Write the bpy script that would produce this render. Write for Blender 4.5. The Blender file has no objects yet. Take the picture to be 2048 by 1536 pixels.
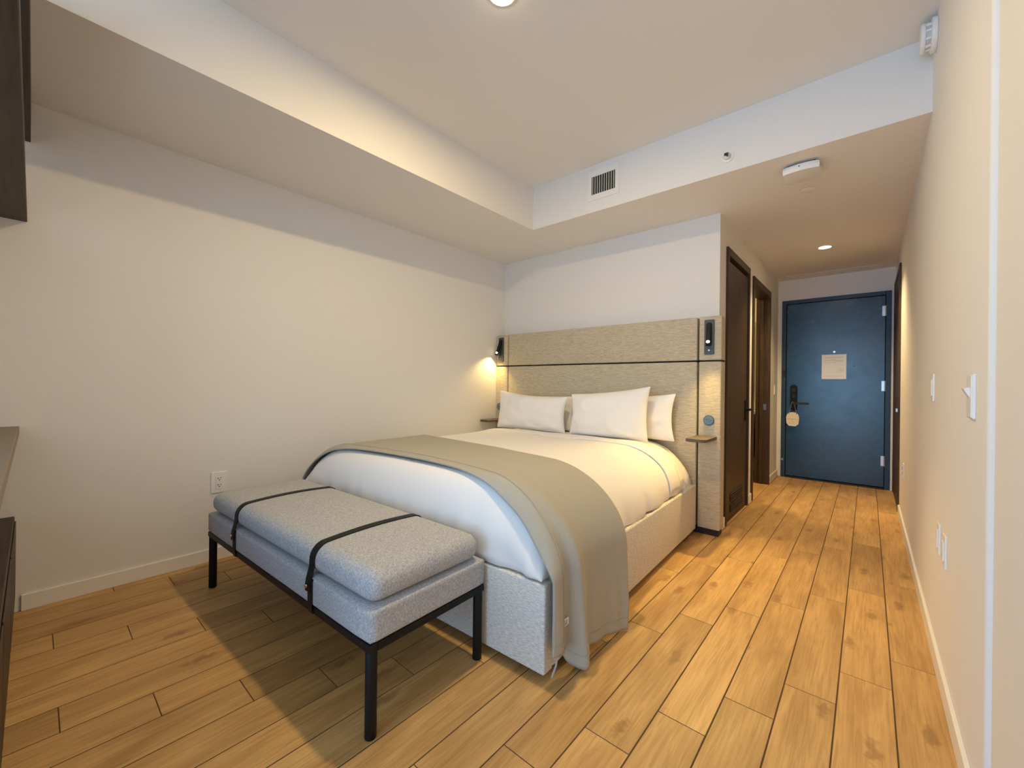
import bpy, bmesh, math, random
from mathutils import Vector, Matrix, noise
random.seed(7)
SC = bpy.context.scene
COL = SC.collection
PI = math.pi

# ------------------------------------------------------------------ camera, sky, exposure
YAW, PITCH, ROLL, FPX, CAMZ = 0.7113, 0.0001, 0.0117, 825.6, 1.114
def make_camera():
    cy, sy, cp, sp = math.cos(YAW), math.sin(YAW), math.cos(PITCH), math.sin(PITCH)
    f = Vector((-sy*cp, cy*cp, sp)); r = Vector((cy, sy, 0)); u = r.cross(f)
    cr, sr = math.cos(ROLL), math.sin(ROLL)
    r2 = cr*r + sr*u; u2 = -sr*r + cr*u
    m = Matrix.Identity(4)
    for i in range(3):
        m[i][0] = r2[i]; m[i][1] = u2[i]; m[i][2] = -f[i]
    m[2][3] = CAMZ
    cd = bpy.data.cameras.new('camera'); cd.sensor_width = 36.0
    cd.lens = 36.0*FPX/2048; cd.clip_start = 0.01; cd.clip_end = 200
    c = bpy.data.objects.new('camera', cd); COL.objects.link(c)
    c.matrix_world = m; SC.camera = c
make_camera()
W = bpy.data.worlds.new('sky'); SC.world = W; W.use_nodes = True
bg = W.node_tree.nodes['Background']
bg.inputs[0].default_value = (0.38, 0.645, 1.0, 1); bg.inputs[1].default_value = 6.8
SC.view_settings.view_transform = 'Standard'
try: SC.view_settings.look = 'None'
except Exception: pass
SC.view_settings.gamma = 1.0; SC.view_settings.use_curve_mapping = False
SC.view_settings.exposure = 0.0
try:
    SC.cycles.max_bounces = 14; SC.cycles.diffuse_bounces = 8
    SC.cycles.sample_clamp_indirect = 6.0
except Exception: pass

WARM = (1.0, 0.735, 0.37)
CEIL_LAMP_W = 28.0
HALL_LAMP_W = 150.0

# ------------------------------------------------------------------ room numbers (metres)
XL, XR, XN = -3.063, 0.223, 0.235          # left wall, right wall, near (recessed) right wall
YU = -0.66
YW, YB, YH, YD = -2.60, 2.797, 3.419, 6.124  # window wall, beam, bed-head wall, entrance wall
ZS, ZC, XS, XC = 2.44, 2.80, -2.192, -0.863
YSTEP = 1.527

# ------------------------------------------------------------------ materials
def nodes(name):
    m = bpy.data.materials.new(name); m.use_nodes = True
    nt = m.node_tree; return m, nt, nt.nodes['Principled BSDF'], nt.links
def N(nt, t, **kw):
    n = nt.nodes.new(t)
    for k, v in kw.items(): setattr(n, k, v)
    return n
def plain(name, col, rough=0.6, metal=0.0, var=0.06, scale=30, bump=0.0, spec=0.5):
    m, nt, b, L = nodes(name)
    tc = N(nt, 'ShaderNodeTexCoord'); no = N(nt, 'ShaderNodeTexNoise')
    no.inputs['Scale'].default_value = scale; no.inputs['Detail'].default_value = 4
    L.new(tc.outputs['Object'], no.inputs['Vector'])
    cr = N(nt, 'ShaderNodeValToRGB')
    cr.color_ramp.elements[0].color = tuple(c*(1-var) for c in col)+(1,)
    cr.color_ramp.elements[1].color = tuple(min(1, c*(1+var)) for c in col)+(1,)
    L.new(no.outputs['Fac'], cr.inputs['Fac']); L.new(cr.outputs['Color'], b.inputs['Base Color'])
    b.inputs['Roughness'].default_value = rough; b.inputs['Metallic'].default_value = metal
    b.inputs['Specular IOR Level'].default_value = spec
    if bump:
        bp = N(nt, 'ShaderNodeBump'); bp.inputs['Strength'].default_value = bump; bp.inputs['Distance'].default_value = 0.002
        L.new(no.outputs['Fac'], bp.inputs['Height']); L.new(bp.outputs['Normal'], b.inputs['Normal'])
    return m
def weave(name, c0, c1, sx, sz, bump=0.5, rough=0.92, axis='xz', fine=500):
    """woven cloth: short streaks along one direction plus a fine speckle"""
    m, nt, b, L = nodes(name)
    tc = N(nt, 'ShaderNodeTexCoord'); mp = N(nt, 'ShaderNodeMapping')
    mp.inputs['Scale'].default_value = {'xz': (sx, sx, sz), 'iso': (sx, sx, sx)}[axis]
    L.new(tc.outputs['Object'], mp.inputs['Vector'])
    n1 = N(nt, 'ShaderNodeTexNoise'); n1.inputs['Scale'].default_value = 1.0; n1.inputs['Detail'].default_value = 5; n1.inputs['Roughness'].default_value = 0.7
    L.new(mp.outputs['Vector'], n1.inputs['Vector'])
    n2 = N(nt, 'ShaderNodeTexNoise'); n2.inputs['Scale'].default_value = fine; n2.inputs['Detail'].default_value = 2
    L.new(tc.outputs['Object'], n2.inputs['Vector'])
    mx = N(nt, 'ShaderNodeMath', operation='MULTIPLY_ADD'); mx.inputs[1].default_value = 0.35
    L.new(n2.outputs['Fac'], mx.inputs[0])
    ml = N(nt, 'ShaderNodeMath', operation='MULTIPLY'); ml.inputs[1].default_value = 0.65
    L.new(n1.outputs['Fac'], ml.inputs[0]); L.new(ml.outputs[0], mx.inputs[2])
    cr = N(nt, 'ShaderNodeValToRGB')
    cr.color_ramp.elements[0].position = 0.36; cr.color_ramp.elements[1].position = 0.64
    cr.color_ramp.elements[0].color = c0+(1,); cr.color_ramp.elements[1].color = c1+(1,)
    L.new(mx.outputs[0], cr.inputs['Fac']); L.new(cr.outputs['Color'], b.inputs['Base Color'])
    bp = N(nt, 'ShaderNodeBump'); bp.inputs['Strength'].default_value = bump; bp.inputs['Distance'].default_value = 0.0015
    L.new(mx.outputs[0], bp.inputs['Height']); L.new(bp.outputs['Normal'], b.inputs['Normal'])
    b.inputs['Roughness'].default_value = rough; b.inputs['Specular IOR Level'].default_value = 0.2
    return m
def emit(name, col, strength):
    m, nt, b, L = nodes(name)
    b.inputs['Base Color'].default_value = col+(1,)
    b.inputs['Emission Color'].default_value = col+(1,); b.inputs['Emission Strength'].default_value = strength
    return m
def oak():
    m, nt, b, L = nodes('oak_plank')
    tc = N(nt, 'ShaderNodeTexCoord'); oi = N(nt, 'ShaderNodeObjectInfo')
    off = N(nt, 'ShaderNodeVectorMath', operation='SCALE'); off.inputs[0].default_value = (37.0, 91.0, 13.0)
    L.new(oi.outputs['Random'], off.inputs['Scale'])
    ad = N(nt, 'ShaderNodeVectorMath', operation='ADD')
    L.new(tc.outputs['Object'], ad.inputs[0]); L.new(off.outputs['Vector'], ad.inputs[1])
    mp = N(nt, 'ShaderNodeMapping'); mp.inputs['Scale'].default_value = (7, 1.3, 7)
    L.new(ad.outputs['Vector'], mp.inputs['Vector'])
    big = N(nt, 'ShaderNodeTexNoise'); big.inputs['Scale'].default_value = 1.6; big.inputs['Detail'].default_value = 4; big.inputs['Distortion'].default_value = 0.6
    L.new(mp.outputs['Vector'], big.inputs['Vector'])
    mp2 = N(nt, 'ShaderNodeMapping'); mp2.inputs['Scale'].default_value = (110, 5, 110)
    L.new(ad.outputs['Vector'], mp2.inputs['Vector'])
    fine = N(nt, 'ShaderNodeTexNoise'); fine.inputs['Scale'].default_value = 1.0; fine.inputs['Detail'].default_value = 5; fine.inputs['Distortion'].default_value = 0.8
    L.new(mp2.outputs['Vector'], fine.inputs['Vector'])
    # knots
    mp3 = N(nt, 'ShaderNodeMapping'); mp3.inputs['Scale'].default_value = (4.2, 1.5, 1)
    L.new(ad.outputs['Vector'], mp3.inputs['Vector'])
    vo = N(nt, 'ShaderNodeTexVoronoi'); vo.inputs['Scale'].default_value = 1.0
    try: vo.voronoi_dimensions = '2D'
    except Exception: pass
    dn = N(nt, 'ShaderNodeTexNoise'); dn.inputs['Scale'].default_value = 34; dn.inputs['Detail'].default_value = 3
    L.new(ad.outputs['Vector'], dn.inputs['Vector'])
    dm = N(nt, 'ShaderNodeVectorMath', operation='SCALE'); dm.inputs['Scale'].default_value = 0.2
    L.new(dn.outputs['Color'], dm.inputs[0])
    da = N(nt, 'ShaderNodeVectorMath', operation='ADD'); L.new(mp3.outputs['Vector'], da.inputs[0]); L.new(dm.outputs['Vector'], da.inputs[1])
    L.new(da.outputs['Vector'], vo.inputs['Vector'])
    kr = N(nt, 'ShaderNodeValToRGB'); kr.color_ramp.interpolation = 'EASE'
    kr.color_ramp.elements[0].position = 0.03; kr.color_ramp.elements[0].color = (1, 1, 1, 1)
    kr.color_ramp.elements[1].position = 0.11; kr.color_ramp.elements[1].color = (0, 0, 0, 1)
    L.new(vo.outputs['Distance'], kr.inputs['Fac'])
    base = N(nt, 'ShaderNodeValToRGB')
    base.color_ramp.elements[0].position = 0.3; base.color_ramp.elements[0].color = (0.47, 0.265, 0.092, 1)
    base.color_ramp.elements[1].position = 0.68; base.color_ramp.elements[1].color = (0.68, 0.42, 0.162, 1)
    L.new(big.outputs['Fac'], base.inputs['Fac'])
    fr = N(nt, 'ShaderNodeValToRGB')
    fr.color_ramp.elements[0].position = 0.3; fr.color_ramp.elements[0].color = (0.74, 0.70, 0.64, 1)
    fr.color_ramp.elements[1].position = 0.6; fr.color_ramp.elements[1].color = (1, 1, 1, 1)
    L.new(fine.outputs['Fac'], fr.inputs['Fac'])
    mu = N(nt, 'ShaderNodeMix', data_type='RGBA', blend_type='MULTIPLY'); mu.inputs['Factor'].default_value = 0.85
    L.new(base.outputs['Color'], mu.inputs['A']); L.new(fr.outputs['Color'], mu.inputs['B'])
    kf = N(nt, 'ShaderNodeMath', operation='MULTIPLY'); kf.inputs[1].default_value = 0.62
    L.new(kr.outputs['Color'], kf.inputs[0])
    km = N(nt, 'ShaderNodeMix', data_type='RGBA'); km.inputs['B'].default_value = (0.26, 0.13, 0.045, 1)
    L.new(kf.outputs[0], km.inputs['Factor']); L.new(mu.outputs['Result'], km.inputs['A'])
    hs = N(nt, 'ShaderNodeHueSaturation')
    mr = N(nt, 'ShaderNodeMapRange'); mr.inputs['To Min'].default_value = 0.87; mr.inputs['To Max'].default_value = 1.12
    L.new(oi.outputs['Random'], mr.inputs['Value']); L.new(mr.outputs['Result'], hs.inputs['Value'])
    L.new(km.outputs['Result'], hs.inputs['Color']); L.new(hs.outputs['Color'], b.inputs['Base Color'])
    bp = N(nt, 'ShaderNodeBump'); bp.inputs['Strength'].default_value = 0.12; bp.inputs['Distance'].default_value = 0.001
    L.new(fine.outputs['Fac'], bp.inputs['Height']); L.new(bp.outputs['Normal'], b.inputs['Normal'])
    b.inputs['Roughness'].default_value = 0.45; b.inputs['Specular IOR Level'].default_value = 0.35
    return m
def dark_wood(name, c0, c1, vert=True):
    m, nt, b, L = nodes(name)
    tc = N(nt, 'ShaderNodeTexCoord'); mp = N(nt, 'ShaderNodeMapping')
    mp.inputs['Scale'].default_value = (90, 90, 4) if vert else (4, 90, 90)
    L.new(tc.outputs['Object'], mp.inputs['Vector'])
    n1 = N(nt, 'ShaderNodeTexNoise'); n1.inputs['Scale'].default_value = 1; n1.inputs['Detail'].default_value = 4
    L.new(mp.outputs['Vector'], n1.inputs['Vector'])
    cr = N(nt, 'ShaderNodeValToRGB'); cr.color_ramp.elements[0].position = .3; cr.color_ramp.elements[1].position = .7
    cr.color_ramp.elements[0].color = c0+(1,); cr.color_ramp.elements[1].color = c1+(1,)
    L.new(n1.outputs['Fac'], cr.inputs['Fac']); L.new(cr.outputs['Color'], b.inputs['Base Color'])
    b.inputs['Roughness'].default_value = 0.5; b.inputs['Specular IOR Level'].default_value = .3
    return m
def scuffed(name, col, rough):
    m, nt, b, L = nodes(name)
    tc = N(nt, 'ShaderNodeTexCoord')
    n1 = N(nt, 'ShaderNodeTexNoise'); n1.inputs['Scale'].default_value = 5; n1.inputs['Detail'].default_value = 6; n1.inputs['Roughness'].default_value = .65
    L.new(tc.outputs['Object'], n1.inputs['Vector'])
    cr = N(nt, 'ShaderNodeValToRGB'); cr.color_ramp.elements[0].position = .3; cr.color_ramp.elements[1].position = .7
    cr.color_ramp.elements[0].color = tuple(c*.8 for c in col)+(1,); cr.color_ramp.elements[1].color = tuple(c*1.15 for c in col)+(1,)
    L.new(n1.outputs['Fac'], cr.inputs['Fac']); L.new(cr.outputs['Color'], b.inputs['Base Color'])
    mr = N(nt, 'ShaderNodeMapRange'); mr.inputs['To Min'].default_value = rough-.07; mr.inputs['To Max'].default_value = rough+.1
    L.new(n1.outputs['Fac'], mr.inputs['Value']); L.new(mr.outputs['Result'], b.inputs['Roughness'])
    b.inputs['Specular IOR Level'].default_value = .75
    n2 = N(nt, 'ShaderNodeTexNoise'); n2.inputs['Scale'].default_value = 160
    L.new(tc.outputs['Object'], n2.inputs['Vector'])
    bp = N(nt, 'ShaderNodeBump'); bp.inputs['Strength'].default_value = .25; bp.inputs['Distance'].default_value = .001
    L.new(n2.outputs['Fac'], bp.inputs['Height']); L.new(bp.outputs['Normal'], b.inputs['Normal'])
    return m
M = {}
M['wall'] = plain('wall_paint', (0.80, 0.775, 0.735), 0.75, var=.012, scale=60, bump=.05, spec=.3)
M['ceil'] = plain('ceiling_paint', (0.80, 0.775, 0.74), 0.85, var=.01, scale=60, spec=.2)
M['trim'] = plain('trim_paint', (0.84, 0.81, 0.76), 0.4, var=.01)
M['oak'] = oak()
M['grout'] = plain('joint_dark', (0.10, 0.055, 0.022), 0.9)
M['linen'] = weave('headboard_linen', (0.33, 0.288, 0.205), (0.68, 0.60, 0.45), 26, 320, .5, fine=420)
M['linen_bed'] = weave('bed_base_linen', (0.40, 0.38, 0.33), (0.92, 0.89, 0.82), 48, 300, .6, fine=420)
M['felt'] = weave('bench_felt', (0.25, 0.255, 0.27), (0.62, 0.62, 0.625), 170, 170, .5, axis='iso', fine=700)
M['sheet'] = plain('white_cotton', (0.86, 0.835, 0.80), 0.85, var=.012, scale=14, bump=.1, spec=.2)
M['pillow'] = plain('pillow_cotton', (0.87, 0.84, 0.80), 0.85, var=.012, scale=20, bump=.12, spec=.2)
M['knit'] = weave('blanket_knit', (0.385, 0.365, 0.305), (0.46, 0.435, 0.37), 260, 260, .35, axis='iso', fine=900)
M['black'] = plain('black_steel', (0.008, 0.008, 0.009), 0.5, var=.1, scale=200, bump=.15, spec=.25)
M['leather'] = plain('black_leather', (0.009, 0.009, 0.010), 0.55, var=.15, scale=250, bump=.3, spec=.25)
M['brass'] = plain('aged_brass', (0.55, 0.43, 0.24), 0.35, metal=1.0)
M['plinth'] = plain('plinth_dark', (0.022, 0.016, 0.015), 0.6)
M['espresso'] = dark_wood('espresso_wood', (0.046, 0.028, 0.015), (0.088, 0.054, 0.029))
M['espresso_flat'] = dark_wood('espresso_wood_flat', (0.034, 0.020, 0.012), (0.070, 0.042, 0.025), vert=False)
M['shelf'] = dark_wood('walnut_shelf', (0.085, 0.064, 0.053), (0.15, 0.118, 0.10), vert=False)
M['counter'] = plain('counter_top', (0.22, 0.17, 0.12), 0.5, var=.1)
M['navy'] = scuffed('navy_door_paint', (0.003, 0.050, 0.115), 0.25)
M['navy_frame'] = scuffed('navy_frame_paint', (0.006, 0.036, 0.075), 0.5)
M['white'] = plain('white_plastic', (0.84, 0.83, 0.80), 0.35, var=.005)
M['slot'] = plain('slot_dark', (0.02, 0.018, 0.016), 0.6)
M['steel'] = plain('brushed_steel', (0.62, 0.60, 0.56), 0.3, metal=1.0)
M['gun'] = plain('gunmetal', (0.055, 0.062, 0.068), 0.45, var=.05)
M['slate'] = plain('slate_blue_plastic', (0.055, 0.105, 0.145), 0.45, var=.03)
M['socket'] = plain('socket_blue', (0.12, 0.20, 0.26), 0.45, var=.03)
M['paper'] = plain('paper', (0.84, 0.87, 0.91), 0.7, var=.01)
M['ink'] = plain('pale_ink', (0.55, 0.54, 0.53), 0.8)
M['tag'] = plain('tag_card', (0.86, 0.77, 0.62), 0.7, var=.2, scale=45)
M['tag_mark'] = plain('tag_print', (0.45, 0.24, 0.13), 0.7)
M['cord'] = plain('grey_cord', (0.30, 0.31, 0.32), 0.8)
M['grille'] = plain('grille_paint', (0.62, 0.60, 0.54), 0.5)
M['void'] = plain('duct_and_gap_dark', (0.02, 0.018, 0.012), 0.9)
M['lens'] = emit('lamp_lens', (1.0, 0.82, 0.52), 40.0)
M['bulb'] = emit('reading_bulb', (1.0, 0.80, 0.42), 14.0)
M['tile'] = plain('bath_wall', (0.70, 0.62, 0.50), 0.5, var=.02)

# ------------------------------------------------------------------ object helpers
def link(name, bm, m, parent=None, loc=(0, 0, 0), rz=0.0, smooth=False, ang=40):
    me = bpy.data.meshes.new(name)
    bmesh.ops.recalc_face_normals(bm, faces=bm.faces[:])
    bm.to_mesh(me); bm.free()
    me.materials.append(m)
    if smooth:
        me.polygons.foreach_set('use_smooth', [True]*len(me.polygons))
        try: me.set_sharp_from_angle(angle=math.radians(ang))
        except Exception: pass
    o = bpy.data.objects.new(name, me); COL.objects.link(o)
    o.location = loc; o.rotation_euler = (0, 0, rz)
    if parent: o.parent = parent
    return o
def empty(name, loc, rz=0.0, parent=None):
    o = bpy.data.objects.new(name, None); COL.objects.link(o)
    o.empty_display_size = .05; o.location = loc; o.rotation_euler = (0, 0, rz)
    if parent: o.parent = parent
    return o
def tag(o, label, cat, group=None):
    o['label'] = label; o['category'] = cat
    if group: o['group'] = group
    return o
def struct(o):
    o['kind'] = 'structure'; return o
def box(bm, x0, x1, y0, y1, z0, z1, bev=0.0, seg=2):
    vs = [bm.verts.new((x, y, z)) for x in (x0, x1) for y in (y0, y1) for z in (z0, z1)]
    idx = [(0, 1, 3, 2), (4, 6, 7, 5), (0, 4, 5, 1), (2, 3, 7, 6), (0, 2, 6, 4), (1, 5, 7, 3)]
    fs = [bm.faces.new([vs[i] for i in q]) for q in idx]
    if bev:
        es = list({e for f in fs for e in f.edges})
        bmesh.ops.bevel(bm, geom=es, offset=bev, segments=seg, affect='EDGES', profile=.5)
    return bm
def B(x0, x1, y0, y1, z0, z1, bev=0.0, seg=2):
    return box(bmesh.new(), x0, x1, y0, y1, z0, z1, bev, seg)
AX = {'z': Matrix.Identity(4), 'x': Matrix.Rotation(PI/2, 4, 'Y'), 'y': Matrix.Rotation(-PI/2, 4, 'X')}
def cyl(bm, c, r, h, axis='z', n=24, r2=None, bev=0.0):
    mt = Matrix.Translation(c) @ AX[axis]
    ret = bmesh.ops.create_cone(bm, cap_ends=True, segments=n, radius1=r, radius2=r if r2 is None else r2, depth=h, matrix=mt)
    if bev:
        fs = {f for v in ret['verts'] for f in v.link_faces if len(f.verts) > 4}
        es = list({e for f in fs for e in f.edges})
        bmesh.ops.bevel(bm, geom=es, offset=bev, segments=2, affect='EDGES', profile=.5)
    return bm
def ball(bm, c, r, sc=(1, 1, 1)):
    bmesh.ops.create_uvsphere(bm, u_segments=16, v_segments=10, radius=r, matrix=Matrix.Translation(c) @ Matrix.Diagonal((*sc, 1)))
    return bm
def prism(bm, pts, z0, z1, plane='xy', bev=0.0):
    """extrude a closed outline; plane names the two outline axes"""
    def P(a, b, c):
        return {'xy': (a, b, c), 'xz': (a, c, b), 'yz': (c, a, b)}[plane]
    lo = [bm.verts.new(P(a, b, z0)) for a, b in pts]; hi = [bm.verts.new(P(a, b, z1)) for a, b in pts]
    fs = [bm.faces.new(lo), bm.faces.new(hi)]
    n = len(pts)
    for i in range(n): bm.faces.new((lo[i], lo[(i+1) % n], hi[(i+1) % n], hi[i]))
    if bev:
        es = list({e for f in fs for e in f.edges})
        bmesh.ops.bevel(bm, geom=es, offset=bev, segments=2, affect='EDGES', profile=.5)
    return bm
def rrect(cx, cy, w, h, r, n=6):
    out = []
    for qx, qy, a0 in ((1, 1, 0), (-1, 1, 90), (-1, -1, 180), (1, -1, 270)):
        for k in range(n+1):
            a = math.radians(a0+90*k/n)
            out.append((cx+qx*(w/2-r)+r*math.cos(a), cy+qy*(h/2-r)+r*math.sin(a)))
    return out
def tube(bm, pts, r, n=8):
    rings = []
    pts = [Vector(p) for p in pts]
    for i, p in enumerate(pts):
        t = (pts[min(i+1, len(pts)-1)]-pts[max(i-1, 0)]).normalized()
        a = t.orthogonal().normalized(); 
        if rings:
            a = (last-t*last.dot(t)).normalized()
        last = a; b = t.cross(a)
        rings.append([bm.verts.new(p+r*(math.cos(2*PI*k/n)*a+math.sin(2*PI*k/n)*b)) for k in range(n)])
    for i in range(len(rings)-1):
        for k in range(n):
            bm.faces.new((rings[i][k], rings[i][(k+1) % n], rings[i+1][(k+1) % n], rings[i+1][k]))
    bm.faces.new(rings[0]); bm.faces.new(rings[-1])
    return bm
def rounded(hx, hy, hz, r, n=14, crown=0.0, sag=0.0):
    """soft cushion block centred on the origin"""
    bm = bmesh.new(); bmesh.ops.create_cube(bm, size=2.0)
    bmesh.ops.subdivide_edges(bm, edges=bm.edges[:], cuts=n, use_grid_fill=True)
    h = Vector((hx, hy, hz))
    for v in bm.verts:
        # concentrate samples near the edges
        q = Vector([math.copysign(abs(c)**0.6, c) if abs(c) < 1 else c for c in v.co])
        p = Vector((q.x*hx, q.y*hy, q.z*hz))
        c = Vector([max(-(h[i]-r), min(h[i]-r, p[i])) for i in range(3)])
        d = p-c
        if d.length > 1e-9: p = c+d.normalized()*r
        p.z += (crown*(1-(p.x/hx)**2)*(1-(p.y/hy)**2))*(1 if p.z > 0 else 0)*(p.z/hz if p.z > 0 else 0)
        v.co = p
    return bm

# ------------------------------------------------------------------ room shell
fl = struct(link('floor', B(XL-.1, XN+.1, YW-.1, YD+.1, -.06, -.002), M['grout']))
def plank_mesh(name, w, l):
    me = bpy.data.meshes.new(name); bm = B(-w/2, w/2, -l/2, l/2, -.0019, 0, .0008, 1)
    bmesh.ops.recalc_face_normals(bm, faces=bm.faces[:]); bm.to_mesh(me); bm.free(); me.materials.append(M['oak']); return me
PITCHX, PLEN, GAP = .1536, .895, .0042
FULL = plank_mesh('plank', PITCHX-GAP, PLEN-.0028)
def lay_planks():
    for k in range(-18, 5):
        xa, xb = -.3815+PITCHX*k, -.3815+PITCHX*(k+1)
        xa2, xb2 = max(xa, XL), min(xb, XN if k < 99 else XR)
        if xb2-xa2 < .02: continue
        y = 1.63+.22375*k
        while y > YW: y -= PLEN
        while y < YD:
            ya, yb = max(y, YW), min(y+PLEN, YD)
            if yb-ya > .02:
                full = (yb-ya) > PLEN-1e-4 and (xb2-xa2) > PITCHX-1e-4
                me = FULL if full else plank_mesh('plank_cut', xb2-xa2-GAP, yb-ya-.0028)
                o = bpy.data.objects.new('plank', me); COL.objects.link(o)
                o.location = ((xa2+xb2)/2, (ya+yb)/2, 0); o.parent = fl
            y += PLEN
lay_planks()
struct(link('wall_left', B(XL-.1, XL, YW-.1, YH, 0, ZC+.1), M['wall']))
# right wall: the far part stands a centimetre proud of the near part, with a bull-nosed edge
def right_wall():
    bm = bmesh.new(); pts = [(XN, YW-.1), (XN, YSTEP)]
    r = .012
    for k in range(0, 7):
        a = PI/2*k/6
        pts.append((XN-r*math.sin(a), YSTEP+r*(1-math.cos(a))))
    pts += [(XR, YD), (XN+.1, YD), (XN+.1, YW-.1)]
    prism(bm, pts, 0, ZC+.1)
    struct(link('wall_right', bm, M['wall'], smooth=True, ang=30))
right_wall()
struct(link('wall_head', B(XL-.1, XC-.12, YH, YH+.12, 0, ZS), M['wall']))
# window wall behind the camera, with an open sliding doorway
def window_wall():
    bm = bmesh.new(); x0, x1, zt = -2.50, .12, 2.36
    box(bm, XL-.1, x0, YW-.12, YW, 0, ZC+.1); box(bm, x1, XN+.1, YW-.12, YW, 0, ZC+.1)
    box(bm, x0, x1, YW-.12, YW, zt, ZC+.1)
    struct(link('wall_window', bm, M['wall']))
    w = struct(empty('window_1', ((x0+x1)/2, YW-.06, 0)))
    hw = (x1-x0)/2
    bm = bmesh.new()
    box(bm, -hw, -hw+.05, -.05, .05, 0, zt); box(bm, hw-.05, hw, -.05, .05, 0, zt)
    box(bm, -hw+.05, hw-.05, -.05, .05, zt-.05, zt); box(bm, -hw+.05, hw-.05, -.05, .05, -.002, .02)
    link('frame', bm, M['gun'], w)
    link('mullion', B(-.03, .03, -.03, .03, .02, zt-.05), M['gun'], w)
    ld = bpy.data.lights.new('window_portal', 'AREA'); ld.shape = 'RECTANGLE'; ld.size = x1-x0-.1; ld.size_y = zt-.07
    try: ld.cycles.is_portal = True
    except Exception: pass
    lo = bpy.data.objects.new('window_portal', ld); COL.objects.link(lo)
    lo.location = ((x0+x1)/2, YW-.125, zt/2); lo.rotation_euler = (PI/2, 0, 0)
window_wall()
struct(link('wall_light_blocker', B(XL, -1.92, YU-.10, YU-.001, 0, ZC), M['wall']))   # added unseen stub behind the desk unit, blocks window light from the left wall
# ceilings
struct(link('ceiling', B(XS, XN+.1, YW-.1, YB, ZC, ZC+.1), M['ceil']))
struct(link('trim_1', B(XL, XS, YW, YH, ZS, ZC+.1), M['ceil']))                # dropped strip along the left wall
struct(link('trim_2', B(XS, XR, YB, YH, ZS, ZC+.1), M['ceil']))                # beam above the bed head
struct(link('trim_3', B(XC-.12, XR, YH, YD, ZS, ZC+.1), M['ceil']))            # hall ceiling
# hall: left wall with two door openings
D1 = (3.600, 4.415, 2.23); D2 = (4.590, 5.520, 2.20)
def hall_wall():
    bm = bmesh.new(); x0, x1 = XC-.12, XC
    c = .012
    box(bm, x0, x1, YH, D1[0]+c, 0, ZS); box(bm, x0, x1, D1[1]-c, D2[0]+c, 0, ZS); box(bm, x0, x1, D2[1]-c, YD, 0, ZS)
    box(bm, x0, x1, D1[0]+c, D1[1]-c, D1[2]-c, ZS); box(bm, x0, x1, D2[0]+c, D2[1]-c, D2[2]-c, ZS)
    struct(link('wall_hall', bm, M['wall']))
hall_wall()
DX0, DX1, DZ = -.818, .190, 2.188
def end_wall():
    bm = bmesh.new(); c = .012
    box(bm, XC-.12, DX0+c, YD, YD+.12, 0, ZS); box(bm, DX1-c, XN+.1, YD, YD+.12, 0, ZS)
    box(bm, DX0+c, DX1-c, YD, YD+.12, DZ-c, ZS)
    struct(link('wall_entrance', bm, M['wall']))
end_wall()
# baseboards
BH, BT = .078, .013
def baseboard(name, x0, x1, y0, y1):
    struct(link(name, B(x0, x1, y0, y1, 0, BH, .003, 2), M['trim']))
baseboard('baseboard_left', XL, XL+BT, -.03, YH-.14)
baseboard('baseboard_right', XR-BT, XR, YSTEP+.012, 5.05)
baseboard('baseboard_right_near', XN-BT, XN, YW, YSTEP-.002)
baseboard('baseboard_hall', XC, XC+BT, YH-.03, D1[0]-.004)
baseboard('baseboard_hall_middle', XC, XC+BT, D1[1]+.004, D2[0]-.004)
baseboard('baseboard_hall_end', XC, XC+BT, D2[1]+.004, YD)
# bathroom seen as a sliver through the open doorway
def bathroom():
    x0, x1, y0, y1 = -2.4, XC-.12, 4.45, 5.95
    bm = bmesh.new()
    box(bm, x0-.08, x0, y0, y1, 0, ZS); box(bm, x0-.08, x1, y0-.08, y0, 0, ZS); box(bm, x0-.08, x1, y1, y1+.08, 0, ZS)
    struct(link('wall_bathroom', bm, M['tile']))
    struct(link('ceiling_bathroom', B(x0, x1, y0, y1, ZS, ZS+.08), M['ceil']))
    struct(link('floor_bathroom', B(x0, x1-.0, y0, y1, -.06, -.001), M['counter']))
    v = tag(empty('vanity_unit', (-1.55, y1-.02, 0)), 'dark wood vanity unit with pale top glimpsed inside the open bathroom doorway', 'vanity')
    link('cabinet', B(-.5, .5, -.45, 0, .25, .78, .004), M['espresso'], v)
    link('vanity_top', B(-.51, .51, -.46, 0, .78, .82, .004), M['white'], v)
    link('mirror_panel', B(-.45, .45, -.02, 0, 1.0, 1.95, .002), M['steel'], v)
    ld = bpy.data.lights.new('bathroom_light', 'AREA'); ld.shape = 'DISK'; ld.size = .25; ld.energy = 14; ld.color = WARM
    lo = bpy.data.objects.new('bathroom_light', ld); COL.objects.link(lo); lo.location = (-1.6, 5.2, ZS-.02)
bathroom()
struct(link('closet_light_blocker', B(-1.75, XC-.121, D1[0]-.05, 4.36, 0, ZS), M['slot']))  # added unseen dark box, stops outside light leaking round the closet leaf

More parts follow.
